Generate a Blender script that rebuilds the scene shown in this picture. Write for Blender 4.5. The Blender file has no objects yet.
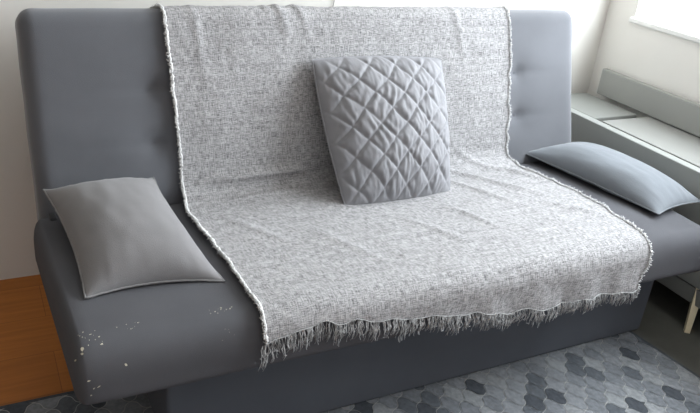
import bpy, bmesh, math, random
from mathutils import Vector, Matrix, noise
from mathutils.bvhtree import BVHTree
random.seed(7)
scn = bpy.context.scene
COL = scn.collection

# ------------------------------------------------------------------ helpers
def link(name, me, mats, parent=None, smooth=True):
    o = bpy.data.objects.new(name, me)
    COL.objects.link(o)
    for m in (mats if isinstance(mats, (list, tuple)) else [mats]):
        me.materials.append(m)
    if smooth:
        me.polygons.foreach_set('use_smooth', [True] * len(me.polygons))
    if parent: o.parent = parent
    return o

def mesh(name, v, f, mats, parent=None, smooth=True, mi=None, uv=None):
    me = bpy.data.meshes.new(name)
    me.from_pydata([tuple(p) for p in v], [], f)
    if uv is not None:
        l = me.uv_layers.new(name='UVMap')
        for lp in me.loops: l.data[lp.index].uv = uv[lp.vertex_index]
    o = link(name, me, mats, parent, smooth)
    if mi: me.polygons.foreach_set('material_index', mi)
    me.update()
    return o

def empty(name, loc, label, cat):
    o = bpy.data.objects.new(name, None)
    o.empty_display_size = .1
    COL.objects.link(o)
    o.location = loc
    o['label'] = label; o['category'] = cat
    return o

def rel(o, parent):
    """parent a mesh built in world coordinates, keeping it in place"""
    o.parent = parent
    o.matrix_parent_inverse = Matrix.Translation(-parent.location)
    return o

def axis(a, b, r, n):
    e = 6
    L = [a + r * (1 - math.cos(math.pi / 2 * i / e)) for i in range(e)]
    M = [a + r + (b - a - 2 * r) * i / n for i in range(n + 1)]
    return L + M + [a + b - x for x in reversed(L)]

def round_box(x0, x1, y0, y1, z0, z1, r, n=(8, 4, 4)):
    A = [axis(x0, x1, r, n[0]), axis(y0, y1, r, n[1]), axis(z0, z1, r, n[2])]
    lo = (x0 + r, y0 + r, z0 + r); hi = (x1 - r, y1 - r, z1 - r)
    N = [len(a) - 1 for a in A]
    idx = {}; V = []; F = []
    def vid(i, j, k):
        key = (i, j, k)
        if key not in idx:
            p = [A[0][i], A[1][j], A[2][k]]
            c = Vector([min(max(p[q], lo[q]), hi[q]) for q in range(3)])
            d = Vector(p) - c
            # bulge the box sample onto the rounded surface
            if d.length > 1e-9: v = c + d.normalized() * r
            else: v = c
            idx[key] = len(V); V.append(v)
        return idx[key]
    for i in range(N[0]):
        for j in range(N[1]):
            for k, fl in ((0, 1), (N[2], 0)):
                q = [vid(i, j, k), vid(i + 1, j, k), vid(i + 1, j + 1, k), vid(i, j + 1, k)]
                F.append(q[::-1] if fl else q)
    for i in range(N[0]):
        for k in range(N[2]):
            for j, fl in ((0, 0), (N[1], 1)):
                q = [vid(i, j, k), vid(i + 1, j, k), vid(i + 1, j, k + 1), vid(i, j, k + 1)]
                F.append(q[::-1] if fl else q)
    for j in range(N[1]):
        for k in range(N[2]):
            for i, fl in ((0, 1), (N[0], 0)):
                q = [vid(i, j, k), vid(i, j + 1, k), vid(i, j + 1, k + 1), vid(i, j, k + 1)]
                F.append(q[::-1] if fl else q)
    return V, F

def tube(pts, r, sides=6, closed=False, V=None, F=None):
    V = [] if V is None else V; F = [] if F is None else F
    n = len(pts); b = len(V)
    for i, p in enumerate(pts):
        a = pts[i - 1] if (i or closed) else pts[i]
        c = pts[(i + 1) % n] if (i < n - 1 or closed) else pts[i]
        t = (Vector(c) - Vector(a)).normalized()
        u = t.cross(Vector((.13, .29, .95)))
        if u.length < 1e-3: u = t.cross(Vector((1, 0, 0)))
        u.normalize(); w = t.cross(u)
        rr = r(i / max(1, n - 1)) if callable(r) else r
        for s in range(sides):
            q = 2 * math.pi * s / sides
            V.append(Vector(p) + u * math.cos(q) * rr + w * math.sin(q) * rr)
    for i in range(n if closed else n - 1):
        for s in range(sides):
            s2 = (s + 1) % sides; i2 = (i + 1) % n
            F.append([b + i * sides + s, b + i * sides + s2, b + i2 * sides + s2, b + i2 * sides + s])
    if not closed:
        F.append([b + s for s in range(sides)][::-1])
        F.append([b + (n - 1) * sides + s for s in range(sides)])
    return V, F

def lerp_tab(t, T):
    if t <= T[0][0]: return T[0][1]
    for (a, p), (b, q) in zip(T, T[1:]):
        if t <= b:
            k = (t - a) / (b - a); k = k * k * (3 - 2 * k)
            return p + (q - p) * k
    return T[-1][1]

def nz(x, y=0., z=0.): return noise.noise(Vector((x, y, z)))
def gs(x, s): return math.exp(-(x / s) ** 2)

# ------------------------------------------------------------------ materials
def mat(name, color, rough=.8, spec=.3, bump=None, mottle=None, metal=0., sheen=0.):
    m = bpy.data.materials.new(name); m.use_nodes = True
    nt = m.node_tree; N = nt.nodes; L = nt.links
    b = N['Principled BSDF']
    b.inputs['Base Color'].default_value = (*color, 1)
    b.inputs['Roughness'].default_value = rough
    b.inputs['Specular IOR Level'].default_value = spec
    b.inputs['Metallic'].default_value = metal
    if sheen:
        b.inputs['Sheen Weight'].default_value = sheen
        b.inputs['Sheen Roughness'].default_value = .5
    tc = N.new('ShaderNodeTexCoord')
    if mottle:
        n = N.new('ShaderNodeTexNoise'); n.inputs['Scale'].default_value = mottle[0]; n.inputs['Detail'].default_value = 5
        r = N.new('ShaderNodeValToRGB')
        r.color_ramp.elements[0].position = .3; r.color_ramp.elements[1].position = .7
        r.color_ramp.elements[0].color = (*[c * (1 - mottle[1]) for c in color], 1)
        r.color_ramp.elements[1].color = (*[min(1, c * (1 + mottle[1])) for c in color], 1)
        L.new(tc.outputs['Object'], n.inputs['Vector']); L.new(n.outputs['Fac'], r.inputs['Fac'])
        L.new(r.outputs['Color'], b.inputs['Base Color'])
    if bump:
        n2 = N.new('ShaderNodeTexNoise'); n2.inputs['Scale'].default_value = bump[0]; n2.inputs['Detail'].default_value = 3
        bp = N.new('ShaderNodeBump'); bp.inputs['Strength'].default_value = bump[1]; bp.inputs['Distance'].default_value = .002
        L.new(tc.outputs['Object'], n2.inputs['Vector']); L.new(n2.outputs['Fac'], bp.inputs['Height'])
        L.new(bp.outputs['Normal'], b.inputs['Normal'])
    return m

M = {}
M['sofa'] = mat('charcoal upholstery', (.116, .119, .132), .85, .25, (600, .25), (5, .10), sheen=.35)
M['base'] = mat('storage base fabric', (.095, .103, .120), .9, .2, (600, .2), (4, .08))
M['seat'] = mat('charcoal seat upholstery', (.094, .094, .103), .9, .15, (600, .25), (5, .10))
M['button'] = mat('button fabric', (.116, .119, .132), .85, .2)
M['hinge'] = mat('dark hinge metal', (.03, .03, .033), .5, .4)
M['chip'] = mat('cream paint specks', (.62, .58, .46), .7, .3)
M['pillow'] = mat('grey cotton', (.21, .203, .207), .85, .2, (500, .25), (9, .05), sheen=.2)
M['piping'] = mat('pale grey piping', (.24, .235, .238), .8, .2)
M['pillow_b'] = mat('blue grey cotton', (.175, .19, .21), .85, .2, (500, .25), (9, .05), sheen=.2)
M['piping_b'] = mat('blue grey piping', (.20, .215, .23), .8, .2)
M['quilt'] = mat('silver grey quilted cloth', (.225, .223, .236), .7, .3, (400, .2), sheen=.1)
M['quiltpipe'] = mat('silver grey edge', (.27, .27, .285), .7, .3)
M['fray'] = mat('white frayed yarn', (.70, .69, .68), .9, .1)
M['fringe'] = mat('grey white fringe yarn', (.47, .47, .47), .9, .1, None, (60, .4))
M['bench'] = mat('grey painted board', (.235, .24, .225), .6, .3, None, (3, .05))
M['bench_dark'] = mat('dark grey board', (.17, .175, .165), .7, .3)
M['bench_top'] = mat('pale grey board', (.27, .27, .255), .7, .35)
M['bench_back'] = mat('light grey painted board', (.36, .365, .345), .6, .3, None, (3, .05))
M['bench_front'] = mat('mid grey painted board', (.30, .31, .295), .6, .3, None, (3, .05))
M['pale_wood'] = mat('pale wood leg', (.75, .66, .46), .5, .3, None, (20, .08))
M['white_frame'] = mat('white window frame', (.85, .85, .83), .4, .4)
M['cord'] = mat('grey cord', (.35, .34, .33), .7, .2)

def wall_mat():
    m = mat('white wall paint', (.86, .84, .80), .9, .15, (120, .05), (1.2, .02)); return m
M['wall'] = wall_mat()

def wood_floor():
    m = bpy.data.materials.new('orange wood floor'); m.use_nodes = True
    nt = m.node_tree; N = nt.nodes; L = nt.links; b = N['Principled BSDF']
    tc = N.new('ShaderNodeTexCoord')
    br = N.new('ShaderNodeTexBrick'); br.offset = .37
    br.inputs['Scale'].default_value = 1; br.inputs['Brick Width'].default_value = 2.6; br.inputs['Row Height'].default_value = .19
    br.inputs['Mortar Size'].default_value = .0008; br.inputs['Bias'].default_value = 0
    br.inputs['Color1'].default_value = (.50, .18, .035, 1); br.inputs['Color2'].default_value = (.42, .145, .027, 1)
    br.inputs['Mortar'].default_value = (.22, .075, .018, 1)
    mp = N.new('ShaderNodeMapping'); mp.inputs['Scale'].default_value = (1.5, 22, 1)
    n = N.new('ShaderNodeTexNoise'); n.inputs['Scale'].default_value = 3; n.inputs['Detail'].default_value = 6
    mx = N.new('ShaderNodeMixRGB'); mx.blend_type = 'MULTIPLY'; mx.inputs['Fac'].default_value = .5
    r = N.new('ShaderNodeValToRGB'); r.color_ramp.elements[0].color = (.55, .5, .45, 1); r.color_ramp.elements[0].position = .3
    r.color_ramp.elements[1].position = .7
    L.new(tc.outputs['Object'], br.inputs['Vector']); L.new(tc.outputs['Object'], mp.inputs['Vector'])
    L.new(mp.outputs['Vector'], n.inputs['Vector']); L.new(n.outputs['Fac'], r.inputs['Fac'])
    L.new(br.outputs['Color'], mx.inputs['Color1']); L.new(r.outputs['Color'], mx.inputs['Color2'])
    L.new(mx.outputs['Color'], b.inputs['Base Color'])
    b.inputs['Roughness'].default_value = .42; b.inputs['Specular IOR Level'].default_value = .35
    return m
M['floor'] = wood_floor()

def weave():
    """heathered slub weave of pale and dark yarns, laid out in the cloth's own metres"""
    m = bpy.data.materials.new('black and white slub weave'); m.use_nodes = True
    nt = m.node_tree; N = nt.nodes; L = nt.links; b = N['Principled BSDF']
    uv = N.new('ShaderNodeUVMap'); uv.uv_map = 'UVMap'
    def streak(sx, sy, det):
        mp = N.new('ShaderNodeMapping'); mp.inputs['Scale'].default_value = (sx, sy, 1)
        n = N.new('ShaderNodeTexNoise'); n.inputs['Scale'].default_value = 1; n.inputs['Detail'].default_value = det
        n.inputs['Roughness'].default_value = .65
        L.new(uv.outputs['UV'], mp.inputs['Vector']); L.new(mp.outputs['Vector'], n.inputs['Vector'])
        return n.outputs['Fac']
    def math_(op, a, c, d=None):
        x = N.new('ShaderNodeMath'); x.operation = op
        for i, q in enumerate((a, c)):
            if isinstance(q, (int, float)): x.inputs[i].default_value = q
            else: L.new(q, x.inputs[i])
        return x.outputs[0]
    A = streak(60, 560, 2); B = streak(480, 40, 2); C = streak(5, 130, 2); D = streak(600, 600, 1)
    s = math_('ADD', math_('MULTIPLY', A, .38), math_('MULTIPLY', B, .31))
    s = math_('ADD', s, math_('MULTIPLY', D, .20))
    s = math_('ADD', s, math_('MULTIPLY', C, .11))
    r = N.new('ShaderNodeValToRGB'); e = r.color_ramp.elements
    e[0].position = .40; e[0].color = (.095, .095, .10, 1)
    e[1].position = .565; e[1].color = (.48, .47, .475, 1)
    k = e.new(.47); k.color = (.252, .247, .25, 1)
    L.new(s, r.inputs['Fac']); L.new(r.outputs['Color'], b.inputs['Base Color'])
    bp = N.new('ShaderNodeBump'); bp.inputs['Strength'].default_value = .5; bp.inputs['Distance'].default_value = .004
    L.new(s, bp.inputs['Height']); L.new(bp.outputs['Normal'], b.inputs['Normal'])
    b.inputs['Roughness'].default_value = .95; b.inputs['Specular IOR Level'].default_value = .1
    return m
M['weave'] = weave()

# ------------------------------------------------------------------ setting
def box(name, x0, x1, y0, y1, z0, z1, m, r=.0, parent=None):
    if r:
        V, F = round_box(x0, x1, y0, y1, z0, z1, r, (4, 4, 2)); s = True
    else:
        V = [(x, y, z) for x in (x0, x1) for y in (y0, y1) for z in (z0, z1)]
        F = [[0, 1, 3, 2], [4, 6, 7, 5], [0, 4, 5, 1], [2, 3, 7, 6], [0, 2, 6, 4], [1, 5, 7, 3]]; s = False
    o = mesh(name, V, F, m, None, s)
    if parent: rel(o, parent)
    return o
def boxes(name, L, m):
    V = []; F = []
    for (x0, x1, y0, y1, z0, z1) in L:
        b = len(V)
        V += [(x, y, z) for x in (x0, x1) for y in (y0, y1) for z in (z0, z1)]
        F += [[b + q for q in f] for f in ([0, 1, 3, 2], [4, 6, 7, 5], [0, 4, 5, 1], [2, 3, 7, 6], [0, 2, 6, 4], [1, 5, 7, 3])]
    return mesh(name, V, F, m, None, False)

XL, XR, YB, YF, ZC = -1.05, 2.36, .45, -3.6, 2.5
WY0, WY1, WZ0, WZ1 = -1.75, .295, .90, 2.15         # window opening in the right wall
for o in (
    box('floor', XL - .1, XR + .1, YF, YB + .1, -.05, 0, M['floor']),
    box('wall_back', XL - .1, XR + .1, YB, YB + .1, 0, ZC, mat('warm white back wall paint', (.76, .735, .69), .9, .15, (120, .05), (1.2, .02))),
    box('wall_left_blocker', XL - .1, XL, YF, YB, 0, ZC, mat('dark taupe light block', (.22, .20, .175), .9, .15, (120, .05), (1.2, .02))),  # out of view; set close and dark to cut fill light
    box('ceiling', XL - .1, XR + .1, YF, YB + .1, ZC, ZC + .05, M['wall']),
    boxes('wall_right', [(XR, XR + .1, YF, WY0, 0, ZC), (XR, XR + .1, WY1, YB, 0, ZC),
                         (XR, XR + .1, WY0, WY1, 0, WZ0), (XR, XR + .1, WY0, WY1, WZ1, ZC)], M['wall'])):
    o['kind'] = 'structure'
win = bpy.data.objects.new('window_1', None); COL.objects.link(win); win.location = (XR, (WY0 + WY1) / 2, WZ0); win['kind'] = 'structure'
ym = (WY0 + WY1) / 2
FX0, FX1, FT = XR + .06, XR + .085, .012
fr = boxes('window_frame', [(FX0, FX1, WY0, WY0 + FT, WZ0 + FT, WZ1 - FT), (FX0, FX1, WY1 - FT, WY1, WZ0 + FT, WZ1 - FT),
                       (FX0, FX1, ym - .025, ym + .025, WZ0 + FT, WZ1 - FT), (FX0, FX1, WY0, WY1, WZ0, WZ0 + FT),
                       (FX0, FX1, WY0, WY1, WZ1 - FT, WZ1)], M['white_frame'])
rel(fr, win); fr['kind'] = 'structure'
sill = box('window_sill', XR - .012, XR + .095, WY0 - .02, WY1 + .02, WZ0 - .018, WZ0 + .004, M['white_frame'], .006); rel(sill, win); sill['kind'] = 'structure'
gm = bpy.data.materials.new('window glass'); gm.use_nodes = True
nt = gm.node_tree; nt.nodes.clear()
o_ = nt.nodes.new('ShaderNodeOutputMaterial'); t_ = nt.nodes.new('ShaderNodeBsdfTransparent'); g_ = nt.nodes.new('ShaderNodeBsdfGlossy'); x_ = nt.nodes.new('ShaderNodeMixShader')
g_.inputs['Roughness'].default_value = .02; x_.inputs[0].default_value = .05
nt.links.new(t_.outputs[0], x_.inputs[1]); nt.links.new(g_.outputs[0], x_.inputs[2]); nt.links.new(x_.outputs[0], o_.inputs[0])
for (a, c) in ((WY0 + FT, ym - .025), (ym + .025, WY1 - FT)):
    gl = box('window_pane', XR + .06, XR + .066, a, c, WZ0 + FT, WZ1 - FT, gm); rel(gl, win); gl['kind'] = 'structure'

# ------------------------------------------------------------------ rug with ogee tiles
def make_rug():
    mats = [mat('rug ground pale lines', (.40, .40, .39), .95, .1)]
    for i, c in enumerate(((.215, .225, .24), (.175, .185, .20), (.25, .26, .27), (.105, .115, .128), (.07, .077, .088))):
        m = mat('rug grey %s' % 'abcde'[i], c, .95, .1, (900, .2), (90, .22)); mats.append(m)
    X0, X1, Y0, Y1 = -.55, 1.81, -1.7, -.215
    V = []; F = []; mi = []
    for (x0, x1, y0, y1, z0, z1, m) in ((X0, X1, Y0, Y1, 0, .0055, 0), (X1, X1 + .012, Y0, Y1 + .012, 0, .006, 5), (X0, X1, Y1, Y1 + .012, 0, .006, 5)):
        b = len(V)
        V += [(x, y, z) for x in (x0, x1) for y in (y0, y1) for z in (z0, z1)]
        F += [[b + q for q in f] for f in ([0, 1, 3, 2], [4, 6, 7, 5], [0, 4, 5, 1], [2, 3, 7, 6], [0, 2, 6, 4], [1, 5, 7, 3])]; mi += [m] * 6
    W, H = .079, .080
    T = Vector((0, H / 2)); Rr = Vector((W / 2, 0))
    # alternate the S direction so every tile has bulging flanks and drawn-out tips
    def edge2(a, c, s):
        return [a.lerp(c, i / 10) + Vector((-(c - a).y, (c - a).x)).normalized() * (s * .0046 * math.sin(2 * math.pi * i / 10)) for i in range(10)]
    poly = edge2(T, Rr, 1) + edge2(Rr, -T, -1) + edge2(-T, -Rr, 1) + edge2(-Rr, T, -1)
    poly = [p * .958 for p in poly]
    rnd = random.Random(21)
    j = 0; y = Y0
    while y < Y1 + H:
        x = X0 + (W / 2 if j % 2 else 0)
        while x < X1 + W:
            pts = [(min(max(x + p.x, X0), X1), min(max(y + p.y, Y0), Y1)) for p in poly]
            if max(p[0] for p in pts) - min(p[0] for p in pts) > .01 and max(p[1] for p in pts) - min(p[1] for p in pts) > .01:
                b = len(V)
                V += [(q[0], q[1], .0068) for q in pts]
                F.append([b + k for k in range(len(pts))][::-1])
                mi.append(rnd.choice((1, 1, 1, 2, 2, 2, 3, 3, 3, 1, 4, 5, 4, 2)))
            x += W
        j += 1; y += H / 2
    V = [(p[0] - (p[1] + .55) * .10 * max(0, min(1, (p[0] - .2) / 1.2)), p[1], p[2]) for p in V]   # lies a little out of square at its right end
    o = mesh('patterned_rug', V, F, mats, None, False, mi)
    bm = bmesh.new(); bm.from_mesh(o.data); bmesh.ops.recalc_face_normals(bm, faces=bm.faces); 
    for f in bm.faces:
        if len(f.verts) > 4 and f.normal.z < 0: f.normal_flip()
    bm.to_mesh(o.data); bm.free()
    o['label'] = 'grey rug with lantern shaped tile pattern and pale outlines under the sofa'; o['category'] = 'rug'
make_rug()

# ------------------------------------------------------------------ sofa
W = 1.9; SH = .446; H = .958; LEAN = .1635; YFR = -.65; ZB = .303
LD = Vector((0, LEAN, H - SH)).normalized()            # up along the backrest
NB = Vector((0, LD.z, -LD.y))                          # into the backrest
O = Vector((0, 0, SH)); HL = math.hypot(LEAN, H - SH)
sofa = empty('sofa_bed', (W / 2, -.2, 0), 'charcoal grey fold-down sofa bed with tufted backrest and paint-specked front', 'sofa')
BX = (.325, .755, 1.19, 1.617); BH = (.325, .172)
def tuft(x, h):
    d = 0
    for bx in BX:
        for bh in BH:
            q = math.hypot(x - bx, h - bh)
            d += .022 * math.exp(-q / .028)
            d += .004 * gs(h - bh, .012) * gs(x - bx, .13)
    return d
def make_back():
    V, F = round_box(-.003, W + .003, 0, .145, -.075, HL + .010, .042, (110, 4, 44))
    out = []
    for v in V:
        x, t, h = v
        if t < .05:
            k = 1 - t / .05
            t += k * tuft(x, h)
            t -= k * .012 * max(0, 1 - ((x - W / 2) / (W / 2)) ** 6) * max(0, math.sin(math.pi * min(1, max(0, (h + .03) / (HL + .03))))) ** .5
            t += k * .0025 * nz(x * 5, h * 9)
        # softened, slightly dropped corners
        out.append(O + Vector((x + .003 * nz(h * 7, 3), 0, 0)) + LD * (h + .004 * nz(x * 4, 8)) + NB * t)
    o = mesh('backrest', out, F, M['sofa']); rel(o, sofa)
    for bx, bh in [(BX[0], BH[0]), (BX[0], BH[1]), (BX[3], BH[0]), (BX[3], BH[1])]:
        c = O + Vector((bx, 0, 0)) + LD * bh + NB * (.0115)
        vv = []; ff = []
        R_ = .009; nr, ns = 4, 14
        for i in range(nr + 1):
            a = math.pi / 2 * i / nr
            for s in range(ns):
                q = 2 * math.pi * s / ns
                vv.append(c + Vector((1, 0, 0)) * math.cos(q) * R_ * math.cos(a) + LD * math.sin(q) * R_ * math.cos(a) - NB * .0022 * math.sin(a))
        for i in range(nr):
            for s in range(ns):
                ff.append([i * ns + s, i * ns + (s + 1) % ns, (i + 1) * ns + (s + 1) % ns, (i + 1) * ns + s])
        bt = mesh('button', vv, ff, M['button']); rel(bt, o)
        bt.matrix_parent_inverse = Matrix.Identity(4)
    return o
back = make_back()
for ch in back.children: ch.matrix_parent_inverse = (Matrix.Translation(-sofa.location)).inverted() @ Matrix.Translation(-sofa.location)

def squeeze(x, a, b, r, q):
    if x < a + r: return a + (x - a) * q / r
    if x > b - r: return b - (b - x) * q / r
    return a + q + (x - a - r) * (b - a - 2 * q) / (b - a - 2 * r)
def make_seat():
    V, F = round_box(-.008, W + .012, YFR, .03, ZB, SH, .056, (80, 30, 4))
    out = []
    for v in V:
        x, y, z = v
        x = squeeze(x, -.008, W + .012, .056, .024)
        if z < ZB + .056: z = ZB + (z - ZB) * .03 / .056
        else: z = ZB + .03 + (z - ZB - .056) * (SH - ZB - .03) / (SH - ZB - .056)
        if x < .3: x -= .018 * (1 - max(0, x + .02) / .32) * max(0, 1 + y / .58)     # left end spreads a little towards the back
        top = max(0, min(1, (z - ZB) / (SH - ZB)))
        z += top * (.006 * math.sin(math.pi * min(1, max(0, x / W))) ** .5 * math.sin(math.pi * min(1, max(0, -y / .62))) + .003 * nz(x * 4, y * 6))
        # flare the face of the front roll a little and droop towards the right end
        z -= .012 * max(0, (x - 1.2) / .7) * (1 - top)
        out.append(Vector((x, y + .004 * nz(x * 5, z * 12, 2), z)))
    # cream specks standing on the cloth
    bv = BVHTree.FromPolygons(out, F)
    mi = [0] * len(F)
    rnd = random.Random(5)
    specks = SPECKS
    nF = []
    for (x, z, r_, el, an) in specks:
        pts = []
        for i in range(7):
            a = 2 * math.pi * i / 7
            rr = r_ * rnd.uniform(.6, 1.25)
            dx = rr * math.cos(a) * el; dz = rr * math.sin(a)
            ca, sa = math.cos(an), math.sin(an)
            hit = bv.ray_cast(Vector((x + dx * ca - dz * sa, -1.0, 1.0 + z + 1.41 * (dx * sa + dz * ca))), Vector((0, 1, -1)).normalized())
            if hit[0] is None: break
            nrm = hit[1] if hit[1].dot(Vector((0, -1, 1))) > 0 else -hit[1]
            pts.append(hit[0] + nrm * .0009)
        if len(pts) == 7:
            b = len(out); out.extend(pts); nF.append([b + i for i in range(7)])
    o = mesh('seat', out, F + nF, [M['seat'], M['chip']], None, True, mi + [1] * len(nF)); rel(o, sofa)
    return o
# place along the seat, place around the front roll, radius, stretch, turn
SPECKS = []
def sp(x, w, r, el=1, an=0): SPECKS.append((x, w, r * .66, el, an))
sp(.014, -.172, .0065, .7); sp(.012, -.186, .004); sp(-.001, -.196, .003); sp(.052, -.168, .0032, 1.6, .3)
sp(.093, -.240, .0032, 1.8, -.5); sp(.018, -.262, .0022, 2.2); sp(.026, -.284, .0018, 2.5, .4); sp(.036, -.282, .0016, 3.5, .4); sp(.020, -.300, .0016, 2)
_r = random.Random(3)
for _ in range(16): sp(_r.uniform(.012, .06), _r.uniform(-.165, -.115), _r.uniform(.0008, .0019))
for _ in range(9): sp(_r.uniform(.07, .14), _r.uniform(-.14, -.115), _r.uniform(.0007, .0017))
for _ in range(14): sp(_r.uniform(.29, .345), _r.uniform(-.14, -.108), _r.uniform(.0008, .002))
for _ in range(5): sp(_r.uniform(.30, .33), _r.uniform(-.23, -.18), _r.uniform(.0006, .0011))
make_seat()
bs = box('storage_base', .205, 1.853, -.528, -.06, .0068, ZB + .012, M['base'], .012); rel(bs, sofa)
for hx in (.02, W - .04):
    hb = box('hinge', hx, hx + .018, -.035, .06, SH - .055, SH + .006, M['hinge'], .006); rel(hb, sofa)

# ------------------------------------------------------------------ throw blanket
OFF = .0095
def profile():
    P = []
    # behind the backrest, over its top, down its face, through the crease, over the seat, down the front
    def B(h, t): 
        q = O + LD * h + NB * t; return (q.y, q.z)
    T = .145 + OFF; top = HL + .004 + OFF; r = .05
    for i in range(8): P.append(B(top - r - .18 + .18 * i / 8, T))
    for i in range(9):
        a = math.pi / 2 * i / 8; P.append(B(top - r + r * math.sin(a), T - r + r * math.cos(a)))
    for i in range(1, 9):
        a = math.pi / 2 * i / 8; P.append(B(top - r + r * math.cos(a), -OFF - .006 + r - r * math.sin(a)))
    hb = .065
    for i in range(1, 20): P.append(B(top - r + (hb - top + r) * i / 20, -OFF - .006 - .008 * math.sin(math.pi * i / 20)))
    a = Vector(B(hb, -OFF - .006)); c = Vector((-.075, SH + OFF + .004)); m = Vector((-.012, SH + OFF + .002))
    for i in range(11):
        t = i / 10; q = a * (1 - t) ** 2 + m * 2 * t * (1 - t) + c * t * t; P.append((q.x, q.y))
    yf = YFR - OFF; zt = SH + OFF + .004; R = .062
    for i in range(1, 24): P.append((-.075 + (yf + R + .075) * i / 24, zt + .003 * math.sin(math.pi * i / 24)))
    for i in range(13):
        a_ = math.pi / 2 * i / 12; P.append((yf + R - R * math.sin(a_), zt - R + R * math.cos(a_)))
    for i in range(1, 12): P.append((yf - .001 * i, zt - R - (zt - R - .24) * i / 11))
    return [Vector(p) for p in P]
PR = profile()
SL = [0]
for a, c in zip(PR, PR[1:]): SL.append(SL[-1] + (c - a).length)
def at_s(s):
    s = max(0, min(SL[-1] - 1e-6, s))
    import bisect
    i = bisect.bisect_right(SL, s) - 1
    k = (s - SL[i]) / (SL[i + 1] - SL[i])
    p = PR[i].lerp(PR[i + 1], k)
    i0 = max(0, i - 1); i1 = min(len(PR) - 1, i + 2)
    t = (PR[i1] - PR[i0]).normalized()
    return p, Vector((-t.y, t.x)) * -1           # point and outward normal
def s_of(cond):
    for i, p in enumerate(PR):
        if cond(i, p): return SL[i]
S_TOP = s_of(lambda i, p: i == 16); S_CR = s_of(lambda i, p: p.y < SH + .03 and i > 30); S_YM = s_of(lambda i, p: p.x < -.3)
S_ROLL = s_of(lambda i, p: p.x < YFR + .05); S_FR = s_of(lambda i, p: p.x <= YFR - OFF + .001)
ZFR = at_s(S_FR)[0].y
HEM = [(.37, .392), (.42, .404), (.48, .412), (.54, .420), (.58, .410), (.62, .412), (.70, .392), (.82, .376), (.966, .356), (1.10, .335), (1.23, .322), (1.34, .323), (1.46, .325), (1.57, .312), (1.62, .31)]
def s_end(x): return S_FR + (ZFR - (lerp_tab(x, HEM) + .013 * nz(x * 16, 4)))
XL_T = [(0, .37), (S_TOP, .372), (S_TOP + .12, .374), (S_CR - .1, .384), (S_CR, .383), (S_CR + .10, .372), (S_CR + .2, .378), (S_CR + .4, .392), (S_ROLL, .398), (S_FR + .05, .394)]
XR_T = [(0, 1.60), (S_TOP, 1.582), (S_TOP + .1, 1.568), (S_TOP + .2, 1.570), (S_CR - .15, 1.556), (S_CR - .03, 1.553), (S_CR + .03, 1.575), (S_CR + .15, 1.596), (S_CR + .3, 1.622), (S_CR + .42, 1.628), (S_ROLL, 1.612), (S_FR, 1.60), (S_FR + .06, 1.575), (S_FR + .12, 1.58)]
def edges(s):
    return (lerp_tab(s, XL_T) + .004 * nz(s * 16, 1) + .003 * nz(s * 45, 9), lerp_tab(s, XR_T) + .010 * nz(s * 13, 5) + .005 * nz(s * 40, 7))
def ridge(px, pv, a, b, wd, hgt):
    """a fold: a soft ridge along the segment a-b in cloth coordinates"""
    ax, av = a; bx, bv_ = b
    dx, dv = bx - ax, bv_ - av; L2 = dx * dx + dv * dv
    t = ((px - ax) * dx + (pv - av) * dv) / L2; tc = max(0, min(1, t))
    d = math.hypot(px - ax - dx * tc, pv - av - dv * tc)
    env = math.sin(math.pi * min(1, max(0, .08 + .84 * tc)))
    return hgt * math.exp(-(d / wd) ** 2) * env
FOLDS = [((.70, S_TOP - .02), (.735, S_TOP + .20), .016, .012), ((.755, S_TOP), (.80, S_TOP + .16), .013, .010), ((.665, S_TOP + .02), (.69, S_TOP + .14), .010, .007),
         ((.45, S_TOP + .02), (.47, S_TOP + .33), .012, .006), ((1.33, S_TOP + .02), (1.38, S_TOP + .3), .013, .007), ((1.02, S_TOP + .0), (1.0, S_TOP + .10), .012, .006),
         ((.44, S_CR - .035), (.80, S_CR - .045), .014, .020), ((.50, S_CR + .045), (.78, S_CR + .035), .013, .008),
         ((1.25, S_CR - .03), (1.50, S_CR + .28), .015, .010), ((1.22, S_CR + .06), (1.36, S_CR + .30), .013, .008), ((1.35, S_CR - .05), (1.57, S_CR + .12), .014, .009),
         ((1.12, S_CR + .25), (1.20, S_CR + .42), .012, .006), ((1.44, S_CR + .30), (1.60, S_CR + .46), .016, .007), ((.95, S_CR + .30), (1.05, S_CR + .45), .013, .005),
         ((.46, S_CR + .16), (.58, S_CR + .34), .014, .005), ((.66, S_CR + .28), (.78, S_CR + .5), .016, .004),
         ((1.50, S_CR + .06), (1.60, S_CR + .20), .012, .008)]
def cloth_point(x, s):
    p, n = at_s(s)
    d = .0015 + .0024 * (nz(x * 11, s * 11, 1) + .5) + .0013 * nz(x * 38, s * 38, 2) + .0008 * nz(x * 90, s * 90, 3)
    for a, b, w_, h_ in FOLDS: d += ridge(x, s, a, b, w_, h_) * (.55 if a[1] < S_TOP + .1 else 1) * (1 if s > S_TOP + .06 else max(.1, min(1, (s - S_TOP - .01) / .05)))
    if S_TOP - .01 < s < S_CR - .05:
        h = HL - (s - S_TOP)
        for bx in BX:
            for bh in BH: d -= .0012 * math.exp(-(math.hypot(x - bx, h - bh) / .035) ** 2)
    hang = max(0, min(1, (s - S_FR) / .08))
    d += hang * (.006 * (math.sin(x * 38 + 2 * nz(x * 5)) + .6) + .004 * nz(x * 30, 3))
    return Vector((x, p.x + n.x * d, p.y + n.y * d))
blanket = empty('throw_blanket', (.98, -.3, SH), 'grey and white woven throw with frayed edges draped over sofa back and seat', 'throw')
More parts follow.
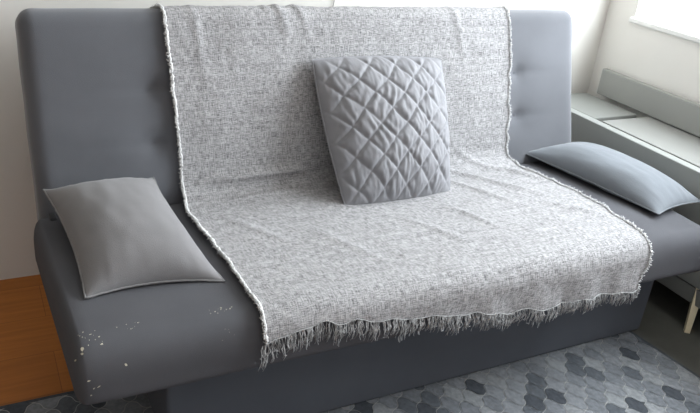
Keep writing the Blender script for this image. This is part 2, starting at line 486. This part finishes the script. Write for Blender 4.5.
def make_cloth():
    NU, NS = 190, 300
    V = []; F = []; UV = []
    for j in range(NS + 1):
        for i in range(NU + 1):
            u = i / NU
            s = j / NS * (S_FR + .03)
            for _ in range(2):
                l, r = edges(s); x = l + (r - l) * u
                s = j / NS * s_end(x)
            l, r = edges(s); x = l + (r - l) * u
            V.append(cloth_point(x, s)); UV.append((.4 + u * 1.2, s))
    for j in range(NS):
        for i in range(NU):
            a = j * (NU + 1) + i
            F.append([a, a + NU + 1, a + NU + 2, a + 1])
    o = mesh('woven_cloth', V, F, M['weave'], None, True, None, UV)
    rel(o, blanket)
make_cloth()
def edge_curve(side):
    P = []; s = 0
    while s <= s_end(edges(s)[side]):
        x = edges(s)[side]
        P.append((cloth_point(x, s), at_s(s)[1], s)); s += .0045
    return P
for side in (0, 1):
    rnd = random.Random(40 + side); V = []; F = []
    P = edge_curve(side); sg = -1 if side == 0 else 1
    if side == 0: tube([p + Vector((sg * .001 * rnd.uniform(-1, 1), n.x * .0015, n.y * .0015)) for p, n, s in P], (lambda t: .0033 + .0055 * nz(t * 1900, 3)) if side == 0 else (lambda t: .0008 + .0005 * nz(t * 1900, 3)), 6, False, V, F)
    for p, n, s in P:
        for _ in range(4):
            q = p + Vector((rnd.uniform(-.002, .002), rnd.uniform(-.002, .002), rnd.uniform(-.002, .002)))
            out = Vector((sg * rnd.uniform(.2, 1), n.x * rnd.uniform(-.1, .8), n.y * rnd.uniform(-.1, .8))) + Vector((0, rnd.uniform(-.8, .8), rnd.uniform(-.8, .8)))
            out.normalize(); L_ = rnd.uniform(.004, .010)
            m_ = q + out * L_ * .6 + Vector((0, n.x, n.y)) * .002
            tube([q, m_, m_ + Vector((sg * L_ * .4, rnd.uniform(-.004, .004), rnd.uniform(-.004, .004)))], .0011, 3, False, V, F)
    o = mesh('frayed_edge', V, F, M['fray']); o['label'] = 'white frayed side edge'; rel(o, blanket)
def make_fringe():
    rnd = random.Random(11); V = []; F = []
    x = .388
    l0, r0 = .386, 1.585
    # hem line of knotted yarn
    P = []
    while x < r0:
        s = s_end(x); p = cloth_point(x, s); P.append(p + Vector((0, -.002, 0))); x += .006
    tube(P, lambda t: .0011 + .0008 * nz(t * 900), 5, False, V, F)
    x = l0
    while x < r0:
        base = cloth_point(x, s_end(x)); clump = rnd.random()
        k = rnd.randint(4, 8); c = x + rnd.uniform(-.004, .004); Lc = rnd.uniform(.046, .070) * (1 - .30 * (x - .4))
        pull = rnd.uniform(.2, .85)
        for _ in range(k):
            xx = min(r0, max(l0, c + rnd.gauss(0, .006)))
            b = cloth_point(xx, s_end(xx))
            L_ = Lc * rnd.uniform(.6, 1.15)
            ex = xx + (c - xx) * pull + rnd.uniform(-.006, .006)
            pts = []
            for i in range(6):
                t = i / 5
                w = rnd.uniform(-.0022, .0022) * (t > 0)
                pts.append(Vector((xx + (ex - xx) * t + w + .002 * math.sin(t * 9 + clump * 6), b.y - .004 * math.sin(math.pi * t) + rnd.uniform(-.002, .001), b.z - L_ * t)))
            if rnd.random() < .2:   # a strand that curls back up
                pts[-1] = pts[-2] + Vector((rnd.uniform(-.008, .008), -.002, rnd.uniform(-.002, .006)))
            tube(pts, .00085, 3, False, V, F)
        x += rnd.uniform(.008, .013)
    o = mesh('fringe', V, F, M['fringe']); o['label'] = 'knotted hem with loose hanging yarn fringe'; o['kind'] = 'stuff'; rel(o, blanket)
make_fringe()

# ------------------------------------------------------------------ cushions
def cushion(root, cn, thick, mface, mpipe, n=46, pinch=.03, quilt=False, flat=.0, seed=0, pipe_r=.0028, cname='cushion_cover'):
    """cn: corners bottom-left, bottom-right, top-right, top-left of the seam; front is the side its normal points to"""
    a, b, c, d = [Vector(q) for q in cn]
    N_ = ((b - a).cross(d - a) + (c - b).cross(a - b) * -1).normalized()
    N_ = ((b - a + c - d).cross(d - a + c - b)).normalized()
    ctr = (a + b + c + d) / 4
    def seam(u, v):
        p = (a * (1 - u) + b * u) * (1 - v) + (d * (1 - u) + c * u) * v
        # sides drawn in between the corners
        e = 4 * pinch
        du = (b - a).lerp(c - d, v); dv = (d - a).lerp(c - b, u)
        p = p + du * (-(u - .5) * 2) * pinch * 4 * v * (1 - v) * (abs(u - .5) * 2) ** 3
        p = p + dv * (-(v - .5) * 2) * pinch * 4 * u * (1 - u) * (abs(v - .5) * 2) ** 3
        return p
    V = []; F = []; UV = []
    def dome(u, v):
        x = abs(2 * u - 1); y = abs(2 * v - 1)
        return (max(0, 1 - x ** 2.4) ** .62) * (max(0, 1 - y ** 2.4) ** .62)
    def wr(u, v, sgn):
        w = .003 * nz(u * 4 + seed, v * 4, sgn * 3) + .0016 * nz(u * 11 + seed, v * 11, sgn)
        # gathers running in from the seam
        eu = math.exp(-min(u, 1 - u) / .09); ev = math.exp(-min(v, 1 - v) / .09)
        w += .004 * eu * nz(v * 17 + seed, 1.7) + .004 * ev * nz(u * 17 + seed, 5.1)
        return w
    def qh(u, v):
        K = 4.9
        p = (u + v * .94) * K + .12 * nz(u * 5, v * 5, 4); q = (u * .96 - v * 1.04) * K + .12 * nz(u * 5, v * 5, 8)
        f = min(abs(math.sin(math.pi * p)), abs(math.sin(math.pi * q)))
        puff = (1 - (1 - min(1, f * 1.15)) ** 2.6)
        crk = nz(u * 26 + 3 * nz(u * 4, v * 4), v * 7, 2.2)
        return .0085 * puff - .0045 + .0046 * crk * (.35 + .65 * min(1, f * 2)) + .0015 * nz(u * 50, v * 22, 3)
    idx = {}
    for sgn in (1, -1):
        for j in range(n + 1):
            for i in range(n + 1):
                rim = i in (0, n) or j in (0, n)
                key = (0 if rim else sgn, i, j)
                if key in idx: continue
                u = .5 - .5 * math.cos(math.pi * i / n) if not quilt else i / n
                v = .5 - .5 * math.cos(math.pi * j / n) if not quilt else j / n
                D = dome(u, v)
                p = seam(u, v) + N_ * sgn * (thick / 2 * D * (1 if sgn > 0 else 1 - flat) + wr(u, v, sgn) * min(1, D * 2.2))
                if quilt and not rim and sgn > 0: p = p + N_ * qh(u, v) * min(1, D * 2.5)
                idx[key] = len(V); V.append(p); UV.append((u, v))
    for sgn in (1, -1):
        for j in range(n):
            for i in range(n):
                q = []
                for (x, y) in ((i, j), (i + 1, j), (i + 1, j + 1), (i, j + 1)):
                    rim = x in (0, n) or y in (0, n)
                    q.append(idx[(0 if rim else sgn, x, y)])
                F.append(q if sgn > 0 else q[::-1])
    o = mesh(cname, V, F, mface, None, True); rel(o, root)
    ring = []
    m_ = 40
    for k in range(m_): ring.append(seam(k / m_, 0))
    for k in range(m_): ring.append(seam(1, k / m_))
    for k in range(m_): ring.append(seam(1 - k / m_, 1))
    for k in range(m_): ring.append(seam(0, 1 - k / m_))
    ring = [p + Vector((nz(i * .7, 1, seed), nz(i * .7, 2, seed), nz(i * .7, 3, seed))) * .0015 for i, p in enumerate(ring)]
    V2, F2 = tube(ring, pipe_r, 6, True)
    pp = mesh('piping', V2, F2, mpipe); pp['label'] = 'paler corded seam'; rel(pp, root)
    return o
cl = empty('bolster_cushion', (.19, -.24, SH), 'plain warm grey rectangular cushion with piped seam on left end of sofa seat', 'cushion')
cushion(cl, [(.046, -.444, .452), (.360, -.468, .452), (.298, -.015, .534), (.012, -.015, .530)], .175, M['pillow'], M['piping'], 50, .055, flat=.45, seed=1)
cr = empty('bolster_cushion', (1.84, -.24, SH), 'plain blue grey rectangular cushion leaning towards the bench at right end of sofa seat', 'cushion')
cushion(cr, [(1.775, -.520, .466), (2.000, -.50, .474), (1.925, .010, .490), (1.655, .02, .475)], .150, M['pillow_b'], M['piping_b'], 50, .03, flat=.62, seed=6)
cq = empty('quilted_cushion', (1.02, -.14, SH), 'square silver grey diamond-quilted cushion leaning against the throw in the middle', 'cushion')
cushion(cq, [(.822, -.190, .456), (1.200, -.182, .456), (1.262, .070, .822), (.798, .070, .832)], .165, M['quilt'], M['quiltpipe'], 150, -.022, True, -.22, seed=3, pipe_r=.0022, cname='quilted_cover')

# ------------------------------------------------------------------ bench along the right wall
bench = empty('low_bench', (2.17, -.4, 0), 'grey low bench with raised back board and pale top along the right wall', 'bench')
def part(name, x0, x1, y0, y1, z0, z1, m, r=.004, lab=None):
    o = box(name, x0, x1, y0, y1, z0, z1, m, r); rel(o, bench)
    if lab: o['label'] = lab
    return o
BY0, BY1 = -1.25, .40
part('front_rail', 2.022, 2.062, BY0, BY1, .17, .552, M['bench_front'])
part('plinth_rail', 2.026, 2.058, BY0, BY1, .105, .165, M['bench'])
part('shelf', 2.062, 2.335, BY0, BY1, .20, .50, M['bench_dark'])
part('end_board', 2.062, 2.30, .10, BY1, .50, .552, M['bench'])
part('top_board', 2.062, 2.335, BY0, .06, .50, .556, M['bench_top'], .003, 'pale grey top board')
part('back_board', 2.318, 2.345, BY0, .36, .56, .672, M['bench_back'])
for (lx, ly, sx, sy) in ((2.05, -.56, -.03, -.03), (2.28, -.56, .03, -.03), (2.05, .28, -.03, .03), (2.28, .28, .03, .03)):
    V, F = tube([Vector((lx + sx, ly + sy, 0)), Vector((lx, ly, .205))], lambda t: .013 + .008 * t, 4)
    o = mesh('leg', V, F, M['pale_wood'], None, False); o['label'] = 'pale wooden leg'; rel(o, bench)

mt = box('floor_shade', 1.82, 2.355, -1.6, .30, 0, .003, mat('olive grey floor shade', (.11, .11, .098), .95, .1, (300, .2), (8, .12)), 0)  # added sheet; its colour stands in for dim, hazy floor
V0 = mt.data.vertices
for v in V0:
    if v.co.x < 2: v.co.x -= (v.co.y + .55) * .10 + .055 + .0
mt['label'] = 'olive grey sheet painted as shaded, hazy floor between patterned rug and bench'; mt['category'] = 'painted shade'
# thin cord on the wall above the backrest
V, F = tube([Vector((1.048, .446, 1.22)), Vector((1.05, .446, 1.12)), Vector((1.046, .446, 1.03)), Vector((1.044, .446, .95)), Vector((1.036, .446, .90))], .0014, 5)
co_ = mesh('hanging_cord', V, F, M['cord']); co_['label'] = 'thin grey cord hanging on the white wall above the throw'; co_['category'] = 'cord'
# ------------------------------------------------------------------ light
w = bpy.data.worlds.new('World'); scn.world = w; w.use_nodes = True
wn = w.node_tree.nodes; wl = w.node_tree.links; bg = wn['Background']
# an overcast sky that is far brighter on the window side than behind the camera
tc = wn.new('ShaderNodeTexCoord'); dt = wn.new('ShaderNodeVectorMath'); dt.operation = 'DOT_PRODUCT'
dt.inputs[1].default_value = Vector((.93, .35, .12)).normalized()
mr = wn.new('ShaderNodeMapRange'); mr.interpolation_type = 'SMOOTHSTEP'
mr.inputs['From Min'].default_value = .55; mr.inputs['From Max'].default_value = .85
mr.inputs['To Min'].default_value = .70; mr.inputs['To Max'].default_value = 2.2
wl.new(tc.outputs['Generated'], dt.inputs[0]); wl.new(dt.outputs['Value'], mr.inputs['Value']); wl.new(mr.outputs['Result'], bg.inputs['Strength'])
bg.inputs['Color'].default_value = (.95, .97, 1, 1)
def area(name, loc, target, sx, sy, power, color):
    l = bpy.data.lights.new(name, 'AREA'); l.shape = 'RECTANGLE'; l.size = sx; l.size_y = sy; l.energy = power; l.color = color
    o = bpy.data.objects.new(name, l); COL.objects.link(o); o.location = loc
    o.rotation_euler = (Vector(target) - Vector(loc)).to_track_quat('-Z', 'Y').to_euler()
    return o
area('window_daylight', (XR + .35, ym, (WZ0 + WZ1) / 2 + .1), (0, ym + .2, .9), 1.9, 1.3, 140, (.86, .94, 1))

# ------------------------------------------------------------------ camera
yaw, pitch, roll, f = .5111922591, .4462645843, .1080280722, 733.394
cy_, sy_, cp_, sp_ = math.cos(yaw), math.sin(yaw), math.cos(pitch), math.sin(pitch)
fw = Vector((sy_ * cp_, cy_ * cp_, -sp_)); r_ = Vector((cy_, -sy_, 0)); u_ = r_.cross(fw)
rr = r_ * math.cos(roll) + u_ * math.sin(roll); uu = -r_ * math.sin(roll) + u_ * math.cos(roll)
cam = bpy.data.cameras.new('camera'); co = bpy.data.objects.new('camera', cam); COL.objects.link(co)
mw = Matrix((rr, uu, -fw)).transposed().to_4x4(); mw.translation = Vector((-.12697622, -1.90754538, 1.40003741))
co.matrix_world = mw
cam.sensor_fit = 'HORIZONTAL'; cam.sensor_width = 36; cam.lens = f / 700 * 36; cam.clip_start = .02
scn.camera = co
scn.view_settings.view_transform = 'Standard'
scn.view_settings.look = 'None'
scn.view_settings.exposure = .14
